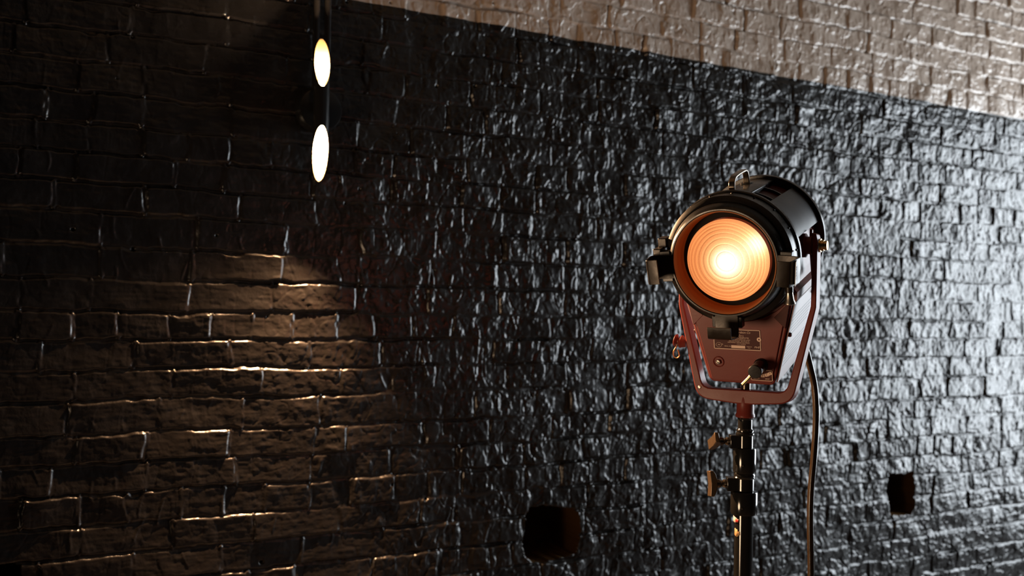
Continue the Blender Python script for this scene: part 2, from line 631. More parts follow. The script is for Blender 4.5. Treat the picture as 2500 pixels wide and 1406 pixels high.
def wall_material():
    m = bpy.data.materials.new('painted_brick')
    m.use_nodes = True
    nt = m.node_tree
    b = nt.nodes['Principled BSDF']
    uv = nt.nodes.new('ShaderNodeUVMap')
    uv.uv_map = 'wall_metres'
    sep = nt.nodes.new('ShaderNodeSeparateXYZ')
    nt.links.new(uv.outputs['UV'], sep.inputs[0])
    ln = nt.nodes.new('ShaderNodeMath')
    ln.operation = 'MULTIPLY_ADD'                       # v - slope*u
    nt.links.new(sep.outputs[0], ln.inputs[0])
    ln.inputs[1].default_value = -BORDER_S
    nt.links.new(sep.outputs[1], ln.inputs[2])
    gt = nt.nodes.new('ShaderNodeMath')
    gt.operation = 'GREATER_THAN'
    gt.inputs[1].default_value = vA - BORDER_S * uA
    nt.links.new(ln.outputs[0], gt.inputs[0])
    mix = nt.nodes.new('ShaderNodeMix')
    mix.data_type = 'RGBA'
    mix.inputs[6].default_value = (0.0105, 0.0092, 0.0086, 1)
    mix.inputs[7].default_value = (0.40, 0.315, 0.255, 1)
    nt.links.new(gt.outputs[0], mix.inputs[0])
    nt.links.new(mix.outputs[2], b.inputs['Base Color'])
    # uneven sheen of brushed gloss paint
    n1 = nt.nodes.new('ShaderNodeTexNoise')
    n1.inputs['Scale'].default_value = 14
    n1.inputs['Detail'].default_value = 5
    nt.links.new(uv.outputs['UV'], n1.inputs['Vector'])
    mr = nt.nodes.new('ShaderNodeMapRange')
    mr.inputs['From Min'].default_value = 0.3
    mr.inputs['From Max'].default_value = 0.7
    mr.inputs['To Min'].default_value = 0.20
    mr.inputs['To Max'].default_value = 0.36
    nt.links.new(n1.outputs['Fac'], mr.inputs['Value'])
    nt.links.new(mr.outputs['Result'], b.inputs['Roughness'])
    # fine crackle of the old paint
    n2 = nt.nodes.new('ShaderNodeTexNoise')
    n2.inputs['Scale'].default_value = 210
    n2.inputs['Detail'].default_value = 3
    n2.inputs['Roughness'].default_value = 0.6
    mp = nt.nodes.new('ShaderNodeMapping')
    mp.inputs['Scale'].default_value = (1.0, 0.8, 1)
    nt.links.new(uv.outputs['UV'], mp.inputs['Vector'])
    nt.links.new(mp.outputs['Vector'], n2.inputs['Vector'])
    bp = nt.nodes.new('ShaderNodeBump')
    bp.inputs['Strength'].default_value = 0.55
    bp.inputs['Distance'].default_value = 0.0009
    nt.links.new(n2.outputs['Fac'], bp.inputs['Height'])
    nt.links.new(bp.outputs['Normal'], b.inputs['Normal'])
    return m


wall = bpy.data.objects.new('wall_back', me)
COL.objects.link(wall)
me.materials.append(wall_material())
me.materials.append(mat('raw_broken_brick', (0.05, 0.026, 0.010), 0.95, spec=0.0))
hq = h.reshape(-1)[quads].min(axis=1)
me.polygons.foreach_set('material_index', (hq < -0.030).astype(np.int32))
wall['kind'] = 'structure'
wall['label'] = 'rough painted brick wall, gloss black below a straight edge and off-white above'
wall['category'] = 'wall'

# ------------------------------------------------------------------ rest of the room
def structure(o, label, cat):
    o['kind'] = 'structure'
    o['label'] = label
    o['category'] = cat
    return o


def room_pt(u, n):                                       # on the plan: along the wall, out from the wall
    return W0 + WD * u + WN * n


corners = [room_pt(U_START, -0.2), room_pt(U_END + 0.2, -0.2), room_pt(U_END + 0.2, 7.0), room_pt(U_START, 7.0)]
fb = MB()
fb.add([(p.x, p.y, -0.1) for p in corners] + [(p.x, p.y, 0.0) for p in corners],
       [(0, 1, 2, 3), (4, 5, 6, 7), (0, 1, 5, 4), (1, 2, 6, 5), (2, 3, 7, 6), (3, 0, 4, 7)])
structure(fb.build('floor', MAT['floor'], smooth=None), 'dark floor of the room', 'floor')
fb = MB()
fb.add([(p.x, p.y, CEIL) for p in corners] + [(p.x, p.y, CEIL + 0.1) for p in corners],
       [(0, 1, 2, 3), (4, 5, 6, 7), (0, 1, 5, 4), (1, 2, 6, 5), (2, 3, 7, 6), (3, 0, 4, 7)])
structure(fb.build('ceiling', MAT['ceiling'], smooth=None), 'pale ceiling', 'ceiling')

RW = Matrix(((WN.x, WD.x, 0, 0), (WN.y, WD.y, 0, 0), (0, 0, 1, 0), (0, 0, 0, 1)))
RW.translation = room_pt(U_END, 0)                        # local x: out from the brick wall, y: through the end wall, z up
WX0, WX1, WZ0, WZ1 = 0.20, 1.95, 0.35, 2.50
wb = MB()
wb.box(-0.2, WX0, 0.0, 0.2, 0, CEIL).box(WX1, 7.0, 0.0, 0.2, 0, CEIL).box(WX0, WX1, 0.0, 0.2, 0, WZ0).box(WX0, WX1, 0.0, 0.2, WZ1, CEIL)
o = wb.build('wall_right', MAT['plaster'], smooth=None)
o.matrix_world = RW
structure(o, 'end wall with the large window', 'wall')
wf = MB()
for x in (WX0, WX1 - 0.06):
    wf.box(x, x + 0.06, 0.06, 0.12, WZ0, WZ1)
for z in (WZ0, WZ1 - 0.06):
    wf.box(WX0 + 0.06, WX1 - 0.06, 0.065, 0.115, z, z + 0.06)
o = wf.build('window_1', MAT['windowframe'], smooth=None)
o.matrix_world = RW
structure(o, 'large black-framed window in the end wall', 'window')

# ------------------------------------------------------------------ lights
# overcast daylight filling the panes of the big window
pn = MB()
pn.box(WX0 + 0.06, WX1 - 0.06, 0.085, 0.091, WZ0 + 0.06, WZ1 - 0.06)
win = bpy.data.objects['window_1']
po_ = pn.build('pane', emit_mat('daylit_pane', (0.85, 0.93, 1.0), 12.5), win, Matrix.Identity(4), None)
po_['label'] = 'pane bright with overcast daylight'

# added warm fill, unseen at low left; lifts the spotlight front and off-white band
rl = bpy.data.lights.new('warm_fill', 'SPOT')
rl.energy, rl.color, rl.shadow_soft_size = 140.0, (1.0, 0.68, 0.42), 0.35
rl.spot_size, rl.spot_blend = math.radians(52), 0.8
ro = bpy.data.objects.new('warm_fill', rl)
COL.objects.link(ro)
rp = Vector((-1.75, 0.35, 0.6))
ro.matrix_world = T(rp) @ (at(1800, 330, 2.5) - rp).to_track_quat('-Z', 'Y').to_matrix().to_4x4()

w = bpy.data.worlds.new('world')
sc.world = w
w.use_nodes = True
w.node_tree.nodes['Background'].inputs['Color'].default_value = (0.75, 0.8, 1.0, 1)
w.node_tree.nodes['Background'].inputs['Strength'].default_value = 0.006

# ------------------------------------------------------------------ wall sconce
su, sv = hit(775, 272)
SD = 0.070                                               # tube axis from the wall
# tube seen about x 786 at mid height; sits on the plate centre
tube_c = wp(su, sv, SD)
SR = 0.0200
SROT = -9
smx = Matrix(((WD.x, -WN.x, 0, 0), (WD.y, -WN.y, 0, 0), (0, 0, 1, 0), (0, 0, 0, 1)))
smx.translation = wp(su, sv, 0)                           # local x along the wall, -y out of the wall, z up
sconce = empty('wall_sconce', smx, 'black double-ended tube wall light with glowing slanted ends on a round plate', 'wall light')
MB().lathe([(0, -0.034), (0.050, -0.034), (0.0545, -0.0325), (0.057, -0.028), (0.058, 0.004), (0, 0.004)], 72).build('backplate', MAT['sconce'], sconce)


def cut_tube(r, top_back, top_front, bot_back, bot_front, n=72, tilt=0.0):
    """open tube about z at y=-SD whose two ends are cut on the slant, back (wall side) longer"""
    vs, fs = [], []
    rows = 24
    for i in range(rows + 1):
        for k in range(n):
            a = 2 * math.pi * k / n
            x, y = r * math.cos(a), r * math.sin(a)
            t = 0.5 + 0.5 * (y / r) + tilt * (x / r)      # 1 at the wall side
            zt = top_front + (top_back - top_front) * t
            zb_ = bot_front + (bot_back - bot_front) * t
            vs.append((x, y - SD, zb_ + (zt - zb_) * i / rows))
    for i in range(rows):
        for k in range(n):
            k2 = (k + 1) % n
            fs.append((i * n + k, i * n + k2, (i + 1) * n + k2, (i + 1) * n + k))
    return vs, fs


SCL = 2.44 / FPX
TR = R(SROT, 'Z')                                        # the tube is swung round on its arm
TB = 0.1765
TF = 0.048
BB = -0.188
BF = -0.051
mb = MB()
mb.add(*cut_tube(SR, TB, TF, BB, BF), TR)
o = mb.build('tube', MAT['sconce'], sconce)
mb = MB()
mb.add(*cut_tube(SR - 0.0012, TB - 0.0003, TF - 0.0003, BB + 0.0003, BF + 0.0003), TR)
o = mb.build('tube_lining', MAT['liner'], sconce)
o['label'] = 'glowing inside of the tube, lit by the bulbs'
mb = MB()
mb.lathe([(0, -0.012), (SR - 0.0016, -0.012), (SR - 0.0016, 0.012), (0, 0.012)], 32, mx=TR @ T((0, -SD, 0)), axis='z')
mb.build('lamp_holder', MAT['sconce'], sconce)
MB().lathe([(0.013, -0.030), (0.013, -SD + SR * 0.85)], 24, mx=TR).build('arm', MAT['sconce'], sconce)
for sgn in (1, -1):
    BZ = 0.078 if sgn < 0 else 0.098
    mb = MB()
    prof = [(0.0, BZ * sgn), (0.005, (BZ - 0.002) * sgn), (0.0075, (BZ - 0.007) * sgn), (0.0075, (BZ - 0.040) * sgn), (0.006, (BZ - 0.046) * sgn), (0.006, 0.0115 * sgn)]
    mb.lathe(prof, 20, mx=TR @ T((0, -SD, 0)), axis='z')
    o = mb.build('bulb', MAT['bulb'], sconce)
    l = bpy.data.lights.new('sconce_bulb_light', 'POINT')
    l.energy = 420.0 if sgn < 0 else 20.0
    l.color = (1.0, 0.565, 0.285) if sgn < 0 else (1.0, 0.66, 0.37)
    l.shadow_soft_size = 0.006
    lo = bpy.data.objects.new('sconce_bulb_light', l)
    COL.objects.link(lo)
    lo.parent = sconce
    lo.matrix_local = TR @ T((0, -SD, (BZ + 0.008) * sgn))

# two conduits up the wall to the light
for nm, px0, lab in (('left', 767, 'black painted conduit running up the brick wall above the sconce, left of the pair'),
                     ('right', 794, 'black painted conduit running up the brick wall above the sconce, right of the pair')):
    cu_, cv_ = hit(px0, 60)
    r0 = 0.0088
    b0 = wp(cu_, sv + 0.045, r0 + 0.012)
    e = empty('conduit_pipe', T(b0), lab, 'pipe', 'conduits above the wall light')
    mb = MB()
    mb.lathe([(0, 0), (r0 - 0.001, 0), (r0, 0.001), (r0, CEIL - b0.z)], 28, axis='z')
    mb.build('pipe', MAT['conduit'], e)
    for zz in (0.5, 1.0):
        if b0.z + zz < CEIL - 0.05:
            mb = MB()
            mb.lathe([(r0, -0.01), (r0 + 0.002, -0.01), (r0 + 0.002, 0.01), (r0, 0.01)], 24, axis='z', mx=T((0, 0, zz)))
            mb.build('pipe_clip', MAT['conduit'], e)

# ------------------------------------------------------------------ film light
DEP = 1.845
PIV = at(1828, 599, DEP)
YAW, PIT, RLL = 30.0, 15.0, 0.8
Hd = T(PIV) @ R(-YAW, 'Z') @ R(PIT, 'X') @ R(RLL, 'Y')     # head: x right, y to the back, z up
YK = T(at(1827, 596, DEP)) @ R(-YAW, 'Z') @ R(0.2, 'Y')                  # yoke stands upright
BAR_Z = -0.297
base = YK @ T((0, 0, BAR_Z - 0.03))
light = empty('film_spotlight', T(base.translation) @ R(-YAW, 'Z'),
              'vintage maroon and black film spotlight, lit, with a round ribbed lens, on a black stand', 'spotlight')
LI = light.matrix_world.inverted()
HL = LI @ Hd
YL = LI @ YK


def hpart(name, mb, m, smooth=40, parent=None, mw=None):
    if parent is None:
        return mb.build(name, m, light, HL if mw is None else HL @ mw, smooth)
    o = mb.build(name, m, parent, mw if mw is not None else Matrix.Identity(4), smooth)
    return o


RF = 0.1190
# front casting: stepped ring from the flange to the lip
mb = MB()
prof = [(0.100, -0.085), (RF - 0.002, -0.085), (RF, -0.088), (RF, -0.096), (RF - 0.002, -0.099), (0.1152, -0.0995),
        (0.1150, -0.116), (0.1150, -0.128), (0.1087, -0.1330), (0.1059, -0.1340), (0.1048, -0.1330), (0.1016, -0.1460),
        (0.0991, -0.1520), (0.0957, -0.1560), (0.0935, -0.1560), (0.0928, -0.1555), (0.0923, -0.1510), (0.0923, -0.085)]
mb.lathe(prof, 128, closed=True)
fr = hpart('front_ring', mb, MAT['black'], 32)
for k in range(18):
    a = math.radians(k * 20 + 7)
    mb = MB()
    mb.lathe([(0, -0.0022), (0.0013, -0.0021), (0.0021, -0.0010), (0.0023, 0.0005), (0, 0.0005)], 14,
             mx=R(-math.degrees(a), 'Y') @ T((0.1150, -0.106, 0)) @ R(90, 'Z'))
    hpart('rivet', mb, MAT['bracket'], 60, fr)

mb = MB()
mb.lathe([(0.0921, -0.1548), (0.0913, -0.1550), (0.0900, -0.1525), (0.0890, -0.146), (0.0868, -0.128), (0.0858, -0.112), (0.0858, -0.102), (0.0921, -0.102)], 128, closed=True)
bz = hpart('lens_bezel', mb, MAT['bezel'], 32)
bz['label'] = 'bronze inner rim glowing orange around the lens'

mb = MB()
mb.lathe([(0.0856, -0.116), (0.0748, -0.116), (0.0748, -0.100), (0.0856, -0.100)], 96, closed=True)
hpart('lens_seat', mb, MAT['matt'], 32)

# lens
LR = 0.0738
lmb = MB()
ringf = [0.0, 0.25, 0.43, 0.575, 0.695, 0.79, 0.87, 0.935, 1.0]
prof = []
Y0 = -0.143
for i in range(len(ringf) - 1):
    ra, rb = ringf[i] * LR, ringf[i + 1] * LR
    for q in range(6):
        t = q / 5
        rr = ra + (rb - ra) * t
        sag = (0.0034 + 0.0012 * i) * ((rr - ra) / (rb - ra)) ** 1.5 if i else 0.0034 * t * t
        prof.append((max(rr, 0.0) + (1e-5 if q == 0 and i else 0), Y0 + sag - 0.0004 * i * 0))
prof += [(LR, Y0 + 0.016), (0, Y0 + 0.016)]
lmb.lathe(prof, 96)


def lens_mat():
    m = bpy.data.materials.new('lit_ribbed_glass')
    m.use_nodes = True
    nt = m.node_tree
    b = nt.nodes['Principled BSDF']
    b.inputs['Base Color'].default_value = (0.10, 0.05, 0.02, 1)
    b.inputs['Roughness'].default_value = 0.12
    tc = nt.nodes.new('ShaderNodeTexCoord')
    sep = nt.nodes.new('ShaderNodeSeparateXYZ')
    nt.links.new(tc.outputs['Object'], sep.inputs[0])

    def mth(op, a, bb=None, c=None):
        n = nt.nodes.new('ShaderNodeMath')
        n.operation = op
        for i, v in enumerate((a, bb, c)):
            if v is None:
                continue
            if isinstance(v, (int, float)):
                n.inputs[i].default_value = v
            else:
                nt.links.new(v, n.inputs[i])
        return n.outputs[0]

    def dist(cx, cz):
        x = mth('SUBTRACT', sep.outputs[0], cx)
        z = mth('SUBTRACT', sep.outputs[2], cz)
        return mth('SQRT', mth('ADD', mth('MULTIPLY', x, x), mth('MULTIPLY', z, z)))
    r = mth('DIVIDE', dist(0, 0), LR)
    # facets: every prism carries the lamp's image a little differently -> a saw-tooth over each ring
    cr = nt.nodes.new('ShaderNodeValToRGB')
    els = cr.color_ramp.elements
    cr.color_ramp.interpolation = 'LINEAR'
    stops = []
    for i in range(len(ringf) - 1):
        a, bb = ringf[i], ringf[i + 1]
        stops.append((a + 0.008, 1.35 if i else 1.0))
        if 0 < i:
            stops.append((a + 0.035, 0.98))
        if i < len(ringf) - 2:
            stops.append((bb - 0.030, 0.86))
            stops.append((bb - 0.006, 0.42))
    els[0].position, els[0].color = stops[0][0], (stops[0][1],) * 3 + (1,)
    els[1].position, els[1].color = 1.0, (0.95,) * 3 + (1,)
    for p_, v_ in stops[1:]:
        e = els.new(p_)
        e.color = (v_, v_, v_, 1)
    nt.links.new(r, cr.inputs[0])
    # brightness painted in: filament glow at centre, reflector highlight upper right, brighter right half
    d1 = mth('DIVIDE', dist(-0.001, -0.005), 0.027)
    g1 = mth('MULTIPLY', mth('POWER', 2.718, mth('MULTIPLY', mth('MULTIPLY', d1, d1), -1.0)), 0.95)
    d2 = mth('DIVIDE', dist(0.058, 0.032), 0.021)
    g2 = mth('MULTIPLY', mth('POWER', 2.718, mth('MULTIPLY', mth('MULTIPLY', d2, d2), -1.0)), 0.55)
    d3 = mth('DIVIDE', dist(0.026, 0.012), 0.046)
    g3 = mth('MULTIPLY', mth('POWER', 2.718, mth('MULTIPLY', mth('MULTIPLY', d3, d3), -1.0)), 0.40)
    nz = nt.nodes.new('ShaderNodeTexNoise')
    nz.inputs['Scale'].default_value = 420
    nz.inputs['Detail'].default_value = 2
    nt.links.new(tc.outputs['Object'], nz.inputs['Vector'])
    grain = mth('MULTIPLY_ADD', nz.outputs['Fac'], 0.35, 0.82)
    slope = mth('MULTIPLY_ADD', sep.outputs[0], 2.0, 1.0)
    tot = mth('ADD', mth('ADD', g1, g2), mth('ADD', g3, mth('MULTIPLY', slope, 0.92)))
    st = mth('MULTIPLY', mth('MULTIPLY', tot, cr.outputs[0]), grain)
    # colour: hot cream at the filament, amber to the edge
    cc = nt.nodes.new('ShaderNodeValToRGB')
    ce = cc.color_ramp.elements
    ce[0].position, ce[0].color = 0.0, (1.0, 0.30, 0.085, 1)
    ce[1].position, ce[1].color = 1.0, (1.0, 0.88, 0.66, 1)
    e = ce.new(0.35)
    e.color = (1.0, 0.56, 0.23, 1)
    nt.links.new(mth('MULTIPLY', mth('ADD', mth('ADD', g1, g2), g3), 1.0), cc.inputs[0])
    nt.links.new(cc.outputs[0], b.inputs['Emission Color'])
    nt.links.new(st, b.inputs['Emission Strength'])
    return m


MAT['lens'] = lens_mat()
o = hpart('lens', lmb, MAT['lens'], 20)
o['label'] = 'glowing amber ribbed glass lens'

# red drum and lower housing in one casting
def housing_poly(grow=0.0):
    r = 0.1015 + grow
    pts = []
    for k in range(0, 25):
        a = math.radians(-8 + (196) * k / 24)
        pts.append((r * math.cos(a), r * math.sin(a)))
    pts += [(-0.1025, -0.040), (-0.0985, -0.088), (-0.0600, -0.2440), (0.0600, -0.2440), (0.0985, -0.088), (0.1025, -0.040)]
    return pts


hp = housing_poly()
hp_low = [(x, z, 0.0) for x, z in hp[:25]] + [(x, z, 0.012 if z < -0.2 else 0.02) for x, z in hp[25:]]
mb = MB()
mb.prism(rounded(hp_low, 0.0, 5), -0.085, 0.095)
hs = hpart('housing', mb, MAT['maroon'], 35)
bevel(hs, 0.003, 3, 60)
# front panel raised on the casting, cut round the ring, with two corner webs
mb = MB()
arc = []
for k in range(0, 17):
    a = math.radians(-146 + 112 * k / 16)
    arc.append((0.1235 * math.cos(a), 0.1235 * math.sin(a)))
poly = arc + [(0.086, -0.108), (0.0560, -0.2390), (-0.0560, -0.2390), (-0.086, -0.108)]
poly = [(x, z, 0.006 if i >= 17 else 0) for i, (x, z) in enumerate(poly)]
mb.prism(rounded(poly, 0, 4), -0.0885, -0.083)
fp = hpart('front_panel', mb, MAT['maroon'], 35)
bevel(fp, 0.0012, 2, 40)
for sx in (-1, 1):
    mb = MB()
    mb.prism([(sx * 0.066, -0.114), (sx * 0.0955, -0.083), (sx * 0.0925, -0.098), (sx * 0.0855, -0.134)], -0.0893, -0.084)
    bevel(hpart('corner_web', mb, MAT['maroon_dark' if sx > 0 else 'maroon'], 35, fp), 0.0006, 2, 40)  # right web darker: shade of a recess put into its colour

# name plate
NPX, NPZ, NPW, NPH = -0.004, -0.158, 0.088, 0.039
PF = -0.0886
mb = MB()
mb.prism(rounded([(NPX - NPW / 2, NPZ - NPH / 2), (NPX + NPW / 2, NPZ - NPH / 2), (NPX + NPW / 2, NPZ + NPH / 2), (NPX - NPW / 2, NPZ + NPH / 2)], 0.003, 5), PF - 0.0008, PF + 0.0006)
npl = hpart('nameplate', mb, MAT['maroon_dark'], 35)
npl['label'] = 'dark maroon maker plate with cream lettering'
mb = MB()
w2, h2, t2 = NPW / 2, NPH / 2, 0.0013
for (x0, x1, z0, z1) in ((-w2 + 0.001, w2 - 0.001, h2 - t2, h2), (-w2 + 0.001, w2 - 0.001, -h2, -h2 + t2), (-w2, -w2 + t2, -h2 + 0.001, h2 - 0.001), (w2 - t2, w2, -h2 + 0.001, h2 - 0.001)):
    mb.box(NPX + x0, NPX + x1, PF - 0.0012, PF - 0.0004, NPZ + z0, NPZ + z1)
mb.box(NPX - 0.011, NPX + 0.015, PF - 0.0012, PF - 0.0004, NPZ - 0.0165, NPZ - 0.0112)
hpart('border', mb, MAT['letter'], 35, npl)
for sx in (-1, 1):
    mb = MB()
    mb.lathe([(0.0015, PF - 0.0014), (0.0040, PF - 0.0014), (0.0040, PF), (0.0015, PF)], 24, closed=True, mx=T((NPX + sx * (w2 - 0.0028), 0, NPZ + 0.002)))
    hpart('eyelet', mb, MAT['letter'], 40, npl)


def ptext(mb_, body, x, z, size, shear=0.0, align='CENTER', y=PF - 0.0011, rot=0.0, sp=1.0):
    text_mb(mb_, body, size, T((x, y, z)) @ R(90, 'X') @ R(rot, 'Z'), shear, align, 0.00015, sp)


LT = MB()
ptext(LT, 'Mole-Richardson Co', NPX + 0.002, NPZ + 0.0140, 0.0056, 0.35)
ptext(LT, 'HOLLYWOOD', NPX - 0.002, NPZ + 0.0098, 0.0024, sp=1.15)
ptext(LT, 'MOLEQUARTZ', NPX + 0.001, NPZ + 0.0070, 0.0033, sp=1.15)
ptext(LT, 'BABY SOLARSPOT\u00ae', NPX + 0.004, NPZ + 0.0033, 0.0040, sp=1.05)
ptext(LT, 'USE ONLY WITH APPROVED LAMPS', NPX + 0.004, NPZ - 0.0003, 0.0026)
ptext(LT, '1000 WATTS MAX  120 VOLTS AC', NPX + 0.004, NPZ - 0.0031, 0.0026)
ptext(LT, 'DISCONNECT BEFORE RELAMPING', NPX + 0.003, NPZ - 0.0059, 0.0026)
ptext(LT, 'U.S.A. PATENTS', NPX + 0.008, NPZ - 0.0088, 0.0024)
ptext(LT, 'SERIAL NO.', NPX - 0.0175, NPZ - 0.0135, 0.0026)
ptext(LT, 'MADE IN', NPX + 0.0225, NPZ - 0.0128, 0.0024)
ptext(LT, 'U.S.A.', NPX + 0.0225, NPZ - 0.0154, 0.0022)
ptext(LT, 'Mr\u00ae', NPX + 0.0365, NPZ - 0.0132, 0.0052, 0.35)
ptext(LT, 'Mr', NPX - 0.0345, NPZ - 0.0115, 0.0040, 0.3)
ptext(LT, '\u00ae', NPX - 0.0275, NPZ - 0.0105, 0.0034)
hpart('lettering', LT, MAT['letter'], None, npl)
mb = MB()
mb.lathe([(0.92, 0), (1.0, 0), (1.0, 0.0004), (0.92, 0.0004)], 40, closed=True, mx=T((NPX - 0.0345, PF - 0.0012, NPZ - 0.0115)) @ Matrix.Diagonal((0.0055, 1, 0.0045, 1)))
hpart('emblem_ring', mb, MAT['letter'], 40, npl)

# screw in a round boss
mb = MB()
mb.lathe([(0.0105, PF + 0.001), (0.0105, PF - 0.0010), (0.0098, PF - 0.0016), (0.0088, PF - 0.0010), (0.0086, PF + 0.0004), (0, PF + 0.0004)], 40, mx=T((-0.041, 0, -0.203)))
bs = hpart('screw_boss', mb, MAT['maroon'], 40)
mb = MB()
mb.lathe([(0, PF - 0.0050), (0.0036, PF - 0.0047), (0.0045, PF - 0.003), (0.0045, PF + 0.001)], 24, mx=T((-0.041, 0, -0.203)))
hpart('screw', mb, MAT['steel'], 40, bs)
mb = MB()
mb.box(-0.0047, 0.0047, PF - 0.0053, PF - 0.0044, -0.0006, 0.0006, T((-0.041, 0, -0.203)) @ R(35, 'Y'))
hpart('screw_slot', mb, MAT['letter_dark'], 40, bs)

# focus dial plate
DX, DZ = 0.0390, -0.2240
mb = MB()
mb.prism(rounded([(DX - 0.020, DZ - 0.0105), (DX + 0.0200, DZ - 0.0105), (DX + 0.0200, DZ + 0.0105), (DX - 0.017, DZ + 0.0105)], 0.003, 5), PF - 0.0008, PF + 0.0006)
dp = hpart('dial_plate', mb, MAT['maroon_dark'], 35)
dp['label'] = 'small flood to spot scale with cream numbers'
mb = MB()
for (x0, x1, z0, z1) in ((-0.019, 0.019, 0.0095, 0.0105), (-0.019, 0.019, -0.0105, -0.0095), (-0.020, -0.019, -0.0095, 0.0), (0.019, 0.020, -0.0095, 0.0095)):
    mb.box(DX + x0, DX + x1, PF - 0.0012, PF - 0.0004, DZ + z0, DZ + z1)
MARKS = ((-0.0148, 0.0035, -20, '5'), (-0.0070, 0.0004, -8, '4'), (0.0018, -0.0006, 3, '3'), (0.0092, 0.0012, 15, '2'), (0.0152, 0.0042, 28, '1'))
for x_, z_, a_, ch in MARKS:
    mb.box(-0.0033, 0.0033, PF - 0.0012, PF - 0.0004, -0.0029, 0.0029, T((DX + x_, 0, DZ + z_)) @ R(-a_, 'Y'))
hpart('scale', mb, MAT['letter'], 35, dp)
LN, LW = MB(), MB()
for x_, z_, a_, ch in MARKS:
    ptext(LN, ch, DX + x_, DZ + z_, 0.0054, y=PF - 0.00135, rot=a_)
ptext(LW, 'FLOOD', DX - 0.0095, DZ - 0.0066, 0.0034)
ptext(LW, 'SPOT', DX + 0.0105, DZ - 0.0066, 0.0034)

hpart('numbers', LN, MAT['letter_dark'], None, dp)
hpart('lettering', LW, MAT['letter'], None, dp)

# focus knob with its lever
KX, KZ = 0.0385, -0.2045
mb = MB()
mb.lathe([(0.0128, PF + 0.001), (0.0128, PF - 0.004), (0.0115, PF - 0.005), (0.0112, PF - 0.034), (0.0122, PF - 0.035), (0.0125, PF - 0.041), (0.0116, PF - 0.0425), (0, PF - 0.0428)], 40, mx=T((KX, 0, KZ)))
kb = hpart('focus_knob', mb, MAT['black'], 35)
mb = MB()
mb.tube([(KX - 0.006, PF - 0.036, KZ - 0.006), (KX - 0.015, PF - 0.037, KZ - 0.0165), (KX - 0.0245, PF - 0.038, KZ - 0.0265)], 0.0032, 16)
lv = hpart('lever', mb, MAT['brass'], 40, kb)
lv['label'] = 'short brass lever'

# louvred top: strip with the handle, curved side plates, dark slot between
def shell(a0, a1, ri, ro, y0, y1, n=24):
    m_ = MB()
    m_.lathe([(ri, y0), (ro, y0), (ro, y1), (ri, y1)], n, closed=True, a0=math.radians(a0), a1=math.radians(a1))
    return m_


o = hpart('top_strip', shell(76, 108, 0.099, 0.1125, -0.086, 0.094), MAT['black'], 30)
bevel(o, 0.002, 2, 50)
for a0, a1 in ((14, 57), (126, 166)):
    o = hpart('side_cover', shell(a0, a1, 0.1035, 0.1115, -0.086, 0.094), MAT['satin'], 30)
    bevel(o, 0.0015, 2, 50)
for a0, a1 in ((57, 76), (108, 126)):
    o = hpart('vent_slot', shell(a0 - 1, a1 + 1, 0.1012, 0.1022, -0.086, 0.094), MAT['maroon_dark'], 30)
    for yy in (-0.030, 0.030):
        mb = shell(a0, a1, 0.1018, 0.1075, yy - 0.002, yy + 0.002, 8)
        hpart('louvre', mb, MAT['black'], 30, o)
    
# back ring (closes the drum)
mb = MB()
RB = 0.1185
mb.lathe([(0.098, 0.093), (RB - 0.001, 0.093), (RB, 0.0945), (RB, 0.104), (RB - 0.002, 0.106), (0.108, 0.108), (0.100, 0.118), (0.06, 0.127), (0, 0.129)], 96)
hpart('back_ring', mb, MAT['black'], 32)

# carrying handle on the strip
pts = spline([(-0.007, -0.062, 0.110), (-0.007, -0.0625, 0.122), (-0.007, -0.058, 0.131), (-0.007, -0.044, 0.137), (-0.007, 0.002, 0.1395), (-0.007, 0.020, 0.1375), (-0.007, 0.028, 0.128), (-0.007, 0.030, 0.110)], 8)
mb = MB()
prev = None
wd, th = 0.0058, 0.0042
P_ = [Vector(p) for p in pts]
vs_h, fs_h = [], []
for i, p in enumerate(P_):
    t = (P_[min(i + 1, len(P_) - 1)] - P_[max(i - 1, 0)]).normalized()
    nrm = Vector((1, 0, 0)).cross(t).normalized()
    for sx, sn in ((-1, -1), (1, -1), (1, 1), (-1, 1)):
        vs_h.append(p + Vector((sx * wd, 0, 0)) + nrm * (sn * th * 0.6))
for i in range(len(P_) - 1):
    for k in range(4):
        k2 = (k + 1) % 4
        fs_h.append((i * 4 + k, i * 4 + k2, i * 4 + 4 + k2, i * 4 + 4 + k))
fs_h += [(0, 1, 2, 3), tuple(len(P_) * 4 - 4 + k for k in (3, 2, 1, 0))]
mb.add(vs_h, fs_h)
hd = hpart('handle', mb, MAT['chrome_black'], 40)
bevel(hd, 0.0018, 3, 40)
mb = MB()
for y0_, y1_ in ((-0.072, -0.052), (0.020, 0.040)):
    mb = MB()
    mb.box(-0.016, 0.002, y0_, y1_, 0.1110, 0.1145)
    bevel(hpart('handle_foot', mb, MAT['black'], 35, hd), 0.001, 2, 40)

